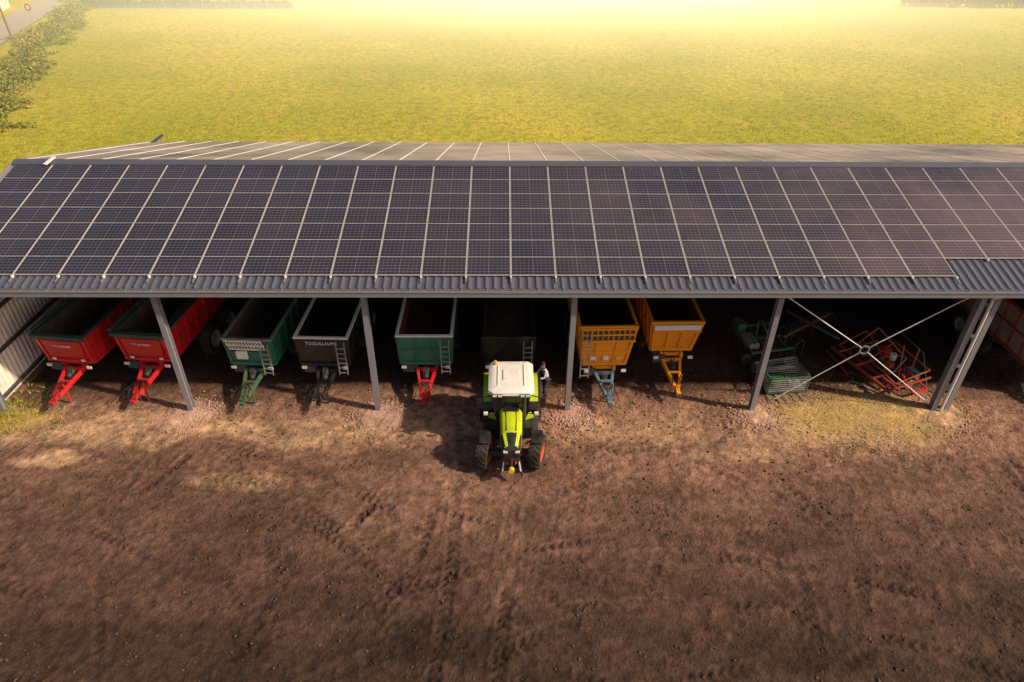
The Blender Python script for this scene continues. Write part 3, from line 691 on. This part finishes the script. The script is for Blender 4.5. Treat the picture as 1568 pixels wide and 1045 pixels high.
# ------------------------------------------------------------ implements
def implement_green():
    e = empty('green_harrow', (11.2, 4.1, 0), R(12)); e.scale = (.8, .85, 1); b = MB()
    for yy in (-1.2, 0, 1.2): b.beam((-1.2,yy,.75),(1.3,yy,.75),.10,.10,'green2')
    for q in (-1.2,-.2,.9): b.beam((q,-1.3,.83),(q,1.4,.83),.08,.08,'green2')
    for yy in (-1.2,0,1.2):
        for k in range(7):
            q = -1.1+k*.37; b.tube([(q,yy,.72),(q,yy+.18,.5),(q,yy+.12,.25),(q,yy-.08,.03)], .018, 'steel_dark', 6)
    for i in range(14):
        a = i*math.pi/7; b.cyl((-1.2,-1.65+math.cos(a)*.24,.26+math.sin(a)*.24),(1.3,-1.65+math.cos(a)*.24,.26+math.sin(a)*.24),.016,'galv',n=6)
    for q in (-1.2,-.4,.5,1.3): b.cyl((q-.015,-1.65,.26),(q+.015,-1.65,.26),.25,'green2',n=20)
    for s_ in (-1,1): b.beam((s_*.4,-.2,.85),(s_*.1,.3,1.5),.07,.07,'green2')
    b.tube([(.9,-.9,.8),(1.1,-.8,1.25),(1.4,-.6,1.35),(1.7,-.4,1.1),(1.8,-.3,.6)],.025,'green2',8)
    b.tube([(1.5,-1.2,.05),(1.5,-1.1,.8),(1.9,-1.0,1.0),(2.2,-.9,.8),(2.2,-.9,.05)],.022,'green2',8)
    for q in (-1.05,-.75): b.cyl((q,-.9,.9),(q+.05,.1,.95),.16,'galv',n=16)
    b.cbox((-.9,.8,1.1),(.5,.7,.45),'green2'); b.cyl((-1.3,-1,.3),(-1.3,-.85,.3),.3,'rubber',n=20)
    b.build('harrow_frame', e, .006)
def crate():
    e = empty('wire_mesh_crate', (11.45, 1.45, 0), R(6)); b = MB()
    w, d, h = .85, .45, .75
    for s_ in (-1,1):
        for t_ in (-1,1): b.beam((s_*w,t_*d,.1),(s_*w,t_*d,h+.1),.05,.05,'green2')
        for z in (.12,h+.1): b.beam((-w,s_*d,z),(w,s_*d,z),.05,.05,'green2'); b.beam((s_*w,-d,z),(s_*w,d,z),.05,.05,'green2')
        for k in range(1,16): b.cyl((-w+k*2*w/16,s_*d,.1),(-w+k*2*w/16,s_*d,h+.1),.009,'galv',n=5)
        for k in range(1,7): b.cyl((-w,s_*d,.1+k*h/7),(w,s_*d,.1+k*h/7),.009,'galv',n=5)
        for k in range(1,8): b.cyl((s_*w,-d+k*2*d/8,.1),(s_*w,-d+k*2*d/8,h+.1),.009,'galv',n=5)
    b.box(-w+.04,w-.04,-d+.04,d-.04,.12,.15,'wood'); b.cbox((-.3,0,.35),(.6,.6,.4),'green2'); b.cbox((.4,.05,.3),(.5,.5,.3),'galv')
    for k in range(5): b.box(-.9+k*.34,-.74+k*.34,-1.05,-.5,.03,.06,'wood')
    for k in range(2): b.box(-.9,.62,-1.0+k*.35,-.93+k*.35,.001,.03,'wood')
    b.build('crate_frame', e)
def cultivator():
    e = empty('red_cultivator', (16.0, 2.6, 0), R(20)); e.scale = (.85, .88, .92); b = MB()
    for q in (-1.3, -.75): b.beam((q,-2.0,.45),(q,1.9,.5),.10,.14,'red2')
    for yy in (-1.9,-.9,.2,1.4): b.beam((-1.35,yy,.52),(1.3,yy,.62),.08,.08,'red2' if yy < 0 else 'orange2')
    for p, q in [((-.6,-1.6,.5),(1.0,-1.9,1.1)),((1.0,-1.9,1.1),(1.2,.4,1.2)),((-.5,.2,.7),(1.2,.4,1.2)),((-.6,-1.6,.5),(-.5,.2,.7)),((-.4,1.4,.6),(.3,.9,1.9)),((.3,.9,1.9),(1.1,1.7,.7)),((.3,.9,1.9),(.5,-.8,1.25)),((-.9,1.8,.6),(.9,1.9,1.0)),((1.2,-.9,.1),(1.2,-.9,1.6)),((.1,-1.2,.2),(.9,-.3,1.5)),((1.25,.6,.1),(.9,1.9,1.0))]:
        b.beam(p,q,.055,.055,'orange2')
    for k in range(6):
        yy = -1.7+k*.7
        b.tube([(-1.0+k%2*.6,yy,.55),(-.9+k%2*.6,yy+.2,.35),(-.95+k%2*.6,yy-.05,.05)],.022,'steel_dark',6)
        b.cyl((.3+k%2*.4,yy-.01,.3),(.3+k%2*.4,yy+.02,.3),.26,'steel_dark' if k%2 else 'galv',n=20)
    b.cyl((.35,-.35,.85),(.35,-.35,1.15),.15,'white',n=18); b.cbox((.6,.35,.85),(.5,.4,.35),'red'); b.cbox((-.1,-.6,.8),(.35,.3,.3),'red2'); b.cbox((.9,-1.3,.5),(.3,.5,.4),'blue'); b.cbox((0,.9,.75),(.6,.35,.25),'steel_dark')
    b.tube([(1.3,-1.9,.1),(1.45,-1.0,1.4),(1.5,.6,1.6)],.02,'blue',6); b.tube([(.0,-1.9,.1),(.2,-1.2,.9),(.7,-.6,1.0),(.9,.2,1.4)],.02,'black',6)
    for k in range(7): b.tube([(random.uniform(-.8,1),random.uniform(-1.7,0),.7),(random.uniform(-.8,1),random.uniform(-1,1),random.uniform(.9,1.3)),(random.uniform(-.8,1),random.uniform(0,1.8),.7)],.018,random.choice(['black','galv','steel_dark']),6)
    for s_ in (-1,1): b.beam((.3+s_*.45,-2.3,.35),(.3+s_*.2,-1.2,.7),.08,.08,'red')
    b.beam((-.15,-2.3,.35),(.75,-2.3,.35),.09,.09,'red'); b.beam((-1.9,-.2,.06),(-.9,-2.3,.10),.14,.05,'wood'); b.beam((-1.7,.2,.1),(-1.2,2.2,.1),.12,.06,'red2')
    b.build('cultivator_frame', e, .006)
    e = empty('folded_hay_rake', (13.9, 5.2, 0), R(-15)); b = MB()
    b.beam((-1.2,-1,.5),(1.0,1.3,.7),.1,.1,'orange2'); b.beam((-.9,1.2,.6),(1.1,-1.0,.8),.08,.08,'galv')
    for k in range(4):
        c_ = Vector((-.9+k*.55,-.7+k*.5,.55))
        for i in range(16):
            a = i*math.pi/8; a2 = a+math.pi/8
            b.beam(c_+Vector((math.cos(a)*.5,0,math.sin(a)*.5)), c_+Vector((math.cos(a2)*.5,0,math.sin(a2)*.5)), .025,.025,'steel_dark'); b.beam(c_, c_+Vector((math.cos(a)*.55,.05,math.sin(a)*.55)), .012,.012,'steel_dark')
    b.build('rake_frame', e)
implement_green(); crate(); cultivator()

# ------------------------------------------------------------ surroundings
rm = mat('asphalt_road', (.30, .27, .24), .9, 0, .4, dcol=(.40,.33,.24), sc=.4)
rl = [(-45,10),(-53,38),(-60.6,64.5),(-72.7,107),(-92,165),(-140,300)]; wd = 5.2
V = []
for i, p in enumerate(rl): V += [(p[0]-wd, p[1], .12), (p[0], p[1], .12)]
arrmesh('road', V, [(2*i,2*i+1,2*i+3,2*i+2) for i in range(len(rl)-1)], [rm])
leafm = mat('hedge_leaf', (.17, .20, .022), .7, 0, .9, dcol=(.40, .31, .06), sc=.5)
leafd = mat('tree_leaf', (.09, .12, .015), .7, 0, .9, dcol=(.20, .18, .03), sc=.3)
def foliage(name, centers, radii, n, m, ls=.12):
    centers = np.asarray(centers, float); radii = np.asarray(radii, float); k = np.random.randint(0, len(centers), n)
    d = np.random.randn(n,3); d /= np.linalg.norm(d, axis=1)[:,None]; r = radii[k]*(np.random.rand(n)**.4)[:,None]*(.8+.4*np.random.rand(n))[:,None]
    P = centers[k]+d*r; P[:,2] = np.abs(P[:,2])
    a = np.random.randn(n,3); a /= np.linalg.norm(a,axis=1)[:,None]; c = np.cross(a, np.random.randn(n,3)); c /= np.linalg.norm(c,axis=1)[:,None]
    s = (ls*(.5+np.random.rand(n)))[:,None]
    V = np.stack([P-a*s, P-c*s*.6, P+a*s, P+c*s*.6], 1).reshape(-1,3)
    return arrmesh(name, V, np.arange(4*n).reshape(-1,4), [m])
cs = []; rs = []
for i in range(300):
    t_ = random.random()
    p = Vector((-39,22)).lerp(Vector((-54,60)), t_/.5) if t_ < .5 else Vector((-54,60)).lerp(Vector((-70.5,108)), (t_-.5)/.5)
    h = random.uniform(.2,.9); cs.append((p.x+random.gauss(0,1.3), p.y+random.gauss(0,.8), h*.4)); rs.append((random.uniform(.5,1.6),random.uniform(.5,1.6),h))
foliage('roadside_hedge', cs, rs, 52000, leafm, .12)
cs = [(66+i*1.3+random.uniform(-.4,.4), 103+random.uniform(-.5,.5)-i*.03, random.uniform(.7,1.3)) for i in range(50)]
foliage('field_hedge', cs, [(1.2,1.1,1.1)]*50, 16000, leafd, .2)
def tree(X, Y, h):
    e = empty('tree', (X,Y,0)); b = MB(); b.cyl((0,0,-.1),(.1,0,h*.5),.28,'wood',.16,10); tips = []
    for i in range(9):
        a = i*2.4; p = Vector((.05,0,h*(.25+.03*i))); q = Vector((math.cos(a)*h*.24, math.sin(a)*h*.24, h*(.5+.04*i))); b.cyl(p,q,.10,'wood',.03,7); tips.append(q)
    b.build('trunk', e)
    cs = [(t.x+random.gauss(0,.5), t.y+random.gauss(0,.5), t.z+random.gauss(0,.5)) for t in tips for _ in range(3)]
    o = foliage('crown', cs, [(h*.12,h*.12,h*.09)]*len(cs), 5000, leafd, .22); o.parent = e
for (X,Y,h) in [(-98,112,9),(-28,124,8),(30,135,9),(95,128,10),(120,116,9),(60,140,8),(-60,128,8)]: tree(X,Y,h)
def house(name, X, Y, rz, w, d, h, wall='plaster', roof='tile'):
    e = empty(name, (X,Y,0), R(rz)); b = MB()
    b.box(-w/2,w/2,-d/2,d/2,-.2,h,wall); b.build('walls', e)
    b = MB(); rh = d*.32
    b.loft([[(-w/2,-d/2+.02,h),(-w/2,d/2-.02,h),(-w/2,0,h+rh-.15)],[(w/2,-d/2+.02,h),(w/2,d/2-.02,h),(w/2,0,h+rh-.15)]], wall)
    for s_ in (-1,1): b.hexa([(-w/2-.4,s_*(d/2+.4),h-.2),(w/2+.4,s_*(d/2+.4),h-.2),(w/2+.4,0,h+rh),(-w/2-.4,0,h+rh),(-w/2-.4,s_*(d/2+.4),h-.02),(w/2+.4,s_*(d/2+.4),h-.02),(w/2+.4,0,h+rh+.18),(-w/2-.4,0,h+rh+.18)], roof)
    b.box(w*.25,w*.25+.7,-.35,.35,h+rh-.6,h+rh+.9,'plaster'); b.build('roof', e)
    b = MB(); n = int(w/3)
    for i in range(n):
        q = -w/2+1.5+i*(w-3)/max(1,n-1)
        for s_ in (-1,1):
            if i == 1 and s_ < 0: b.box(q-.5,q+.5,s_*d/2-.04,s_*d/2+.04,0,2.1,'wood'); continue
            b.box(q-.6,q+.6,s_*d/2-.03,s_*d/2+.03,1.0,2.2,'glass'); b.box(q-.7,q+.7,s_*d/2-.09,s_*d/2+.05,.9,.997,'white'); b.box(q-.03,q+.03,s_*d/2-.05,s_*d/2+.05,1.0,2.2,'white')
    b.build('windows_door', e)
house('rendered_house', -80.5, 92, 15, 9, 7, 3); house('rendered_house', -47, 106, 3, 16, 9, 3.2); house('white_house', 36, 111, -4, 12, 8, 3.2, 'white'); house('rendered_house', 84, 122, 8, 14, 9, 3.2)
b = MB()
for i in range(18):
    b.beam((-67+i*2,96.2-.02*i,0),(-67+i*2,96.2-.02*i,1.15),.08,.08,'galv')
b.box(-67,-33,96.1,96.15,.1,.9,'blue'); b.build('garden_fence')
cs = [(-66+i*.9, 98+random.uniform(-.5,.5), .5) for i in range(36)]
foliage('garden_hedge', cs, [(.9,.7,.6)]*36, 9000, leafm, .15)
e = empty('road_sign', (-64.6, 81, 0)); b = MB(); b.cyl((0,0,0),(0,0,2.6),.04,'galv'); b.cyl((0,-.04,2.4),(0,-.07,2.4),.42,'red',n=24); b.cyl((0,-.07,2.4),(0,-.09,2.4),.28,'white',n=24); b.build('sign_post_disc', e)
e = empty('utility_pole', (-61.6, 71, 0)); b = MB(); b.cyl((0,0,0),(-.2,0,5.5),.14,'wood',.10); b.beam((-.8,0,5.2),(.4,0,5.2),.1,.1,'wood')
for q in (-.7,-.2,.3): b.cyl((q,0,5.25),(q,0,5.45),.05,'white',n=8)
b.build('pole', e)

# glowing haze volume added over the far field, densest mid-field and near the ground
vm = bpy.data.materials.new('field_glow_haze'); vm.use_nodes = True; nt = vm.node_tree; nt.nodes.clear()
out = node(nt, 'ShaderNodeOutputMaterial'); ad = node(nt, 'ShaderNodeAddShader')
vs = node(nt, 'ShaderNodeVolumeScatter'); vs.inputs['Color'].default_value = (1, .95, .78, 1)
ve = node(nt, 'ShaderNodeEmission'); ve.inputs['Color'].default_value = (1, .82, .44, 1)   # emission added so the far field glows
nt.links.new(vs.outputs[0], ad.inputs[0]); nt.links.new(ve.outputs[0], ad.inputs[1]); nt.links.new(ad.outputs[0], out.inputs['Volume'])
tc = node(nt, 'ShaderNodeTexCoord').outputs['Object']; sx = node(nt, 'ShaderNodeSeparateXYZ'); nt.links.new(tc, sx.inputs[0])
def gau(s_, c, w): return mth(nt, 'POWER', mth(nt, 'DIVIDE', mth(nt, 'ABSOLUTE', mth(nt, 'SUBTRACT', s_, c)), w), 2.0)
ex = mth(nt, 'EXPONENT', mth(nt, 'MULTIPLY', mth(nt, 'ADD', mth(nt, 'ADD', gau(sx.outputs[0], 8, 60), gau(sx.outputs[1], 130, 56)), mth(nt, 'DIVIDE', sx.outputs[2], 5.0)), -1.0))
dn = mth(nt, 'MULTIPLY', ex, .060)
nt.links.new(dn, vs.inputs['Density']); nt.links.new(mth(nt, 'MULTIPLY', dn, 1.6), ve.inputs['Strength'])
b = MB(); b.box(-130, 150, 26, 240, -.5, 15, 'white'); b.mats = [vm]; b.m = [0]*len(b.f); b.build('glow_haze')

# ------------------------------------------------------------ light, world, camera
sd = Vector((1, -.32, .78)).normalized(); el = math.asin(sd.z)
w = bpy.data.worlds.new('World'); S.world = w; w.use_nodes = True; nt = w.node_tree
sky = node(nt, 'ShaderNodeTexSky'); sky.sky_type = 'NISHITA'; sky.sun_disc = False; sky.sun_elevation = el; sky.sun_rotation = math.atan2(sd.x, sd.y); sky.dust_density = 3
bg = nt.nodes['Background']; bg.inputs[1].default_value = .12
nt.links.new(mixc(nt, 1.0, sky.outputs[0], (1.0, .87, .78), 'MULTIPLY'), bg.inputs[0])
l = bpy.data.lights.new('sun', 'SUN'); l.energy = 5.0; l.angle = R(1.5); l.color = (1, .81, .57)
lo = bpy.data.objects.new('sun', l); lo.rotation_euler = (-sd).to_track_quat('-Z', 'Y').to_euler(); S.collection.objects.link(lo)
cam = bpy.data.cameras.new('camera'); cam.lens = 24; cam.sensor_width = 36; cam.clip_end = 3000
co = bpy.data.objects.new('camera', cam); S.collection.objects.link(co)
co.matrix_world = Matrix.Translation((-.32, -21.17, 17.94)) @ Matrix.Rotation(R(-.85), 4, 'Z') @ Matrix.Rotation(R(55.5), 4, 'X') @ Matrix.Rotation(R(.5), 4, 'Z')
S.camera = co
S.view_settings.view_transform = 'Standard'; S.view_settings.look = 'None'; S.view_settings.exposure = 0
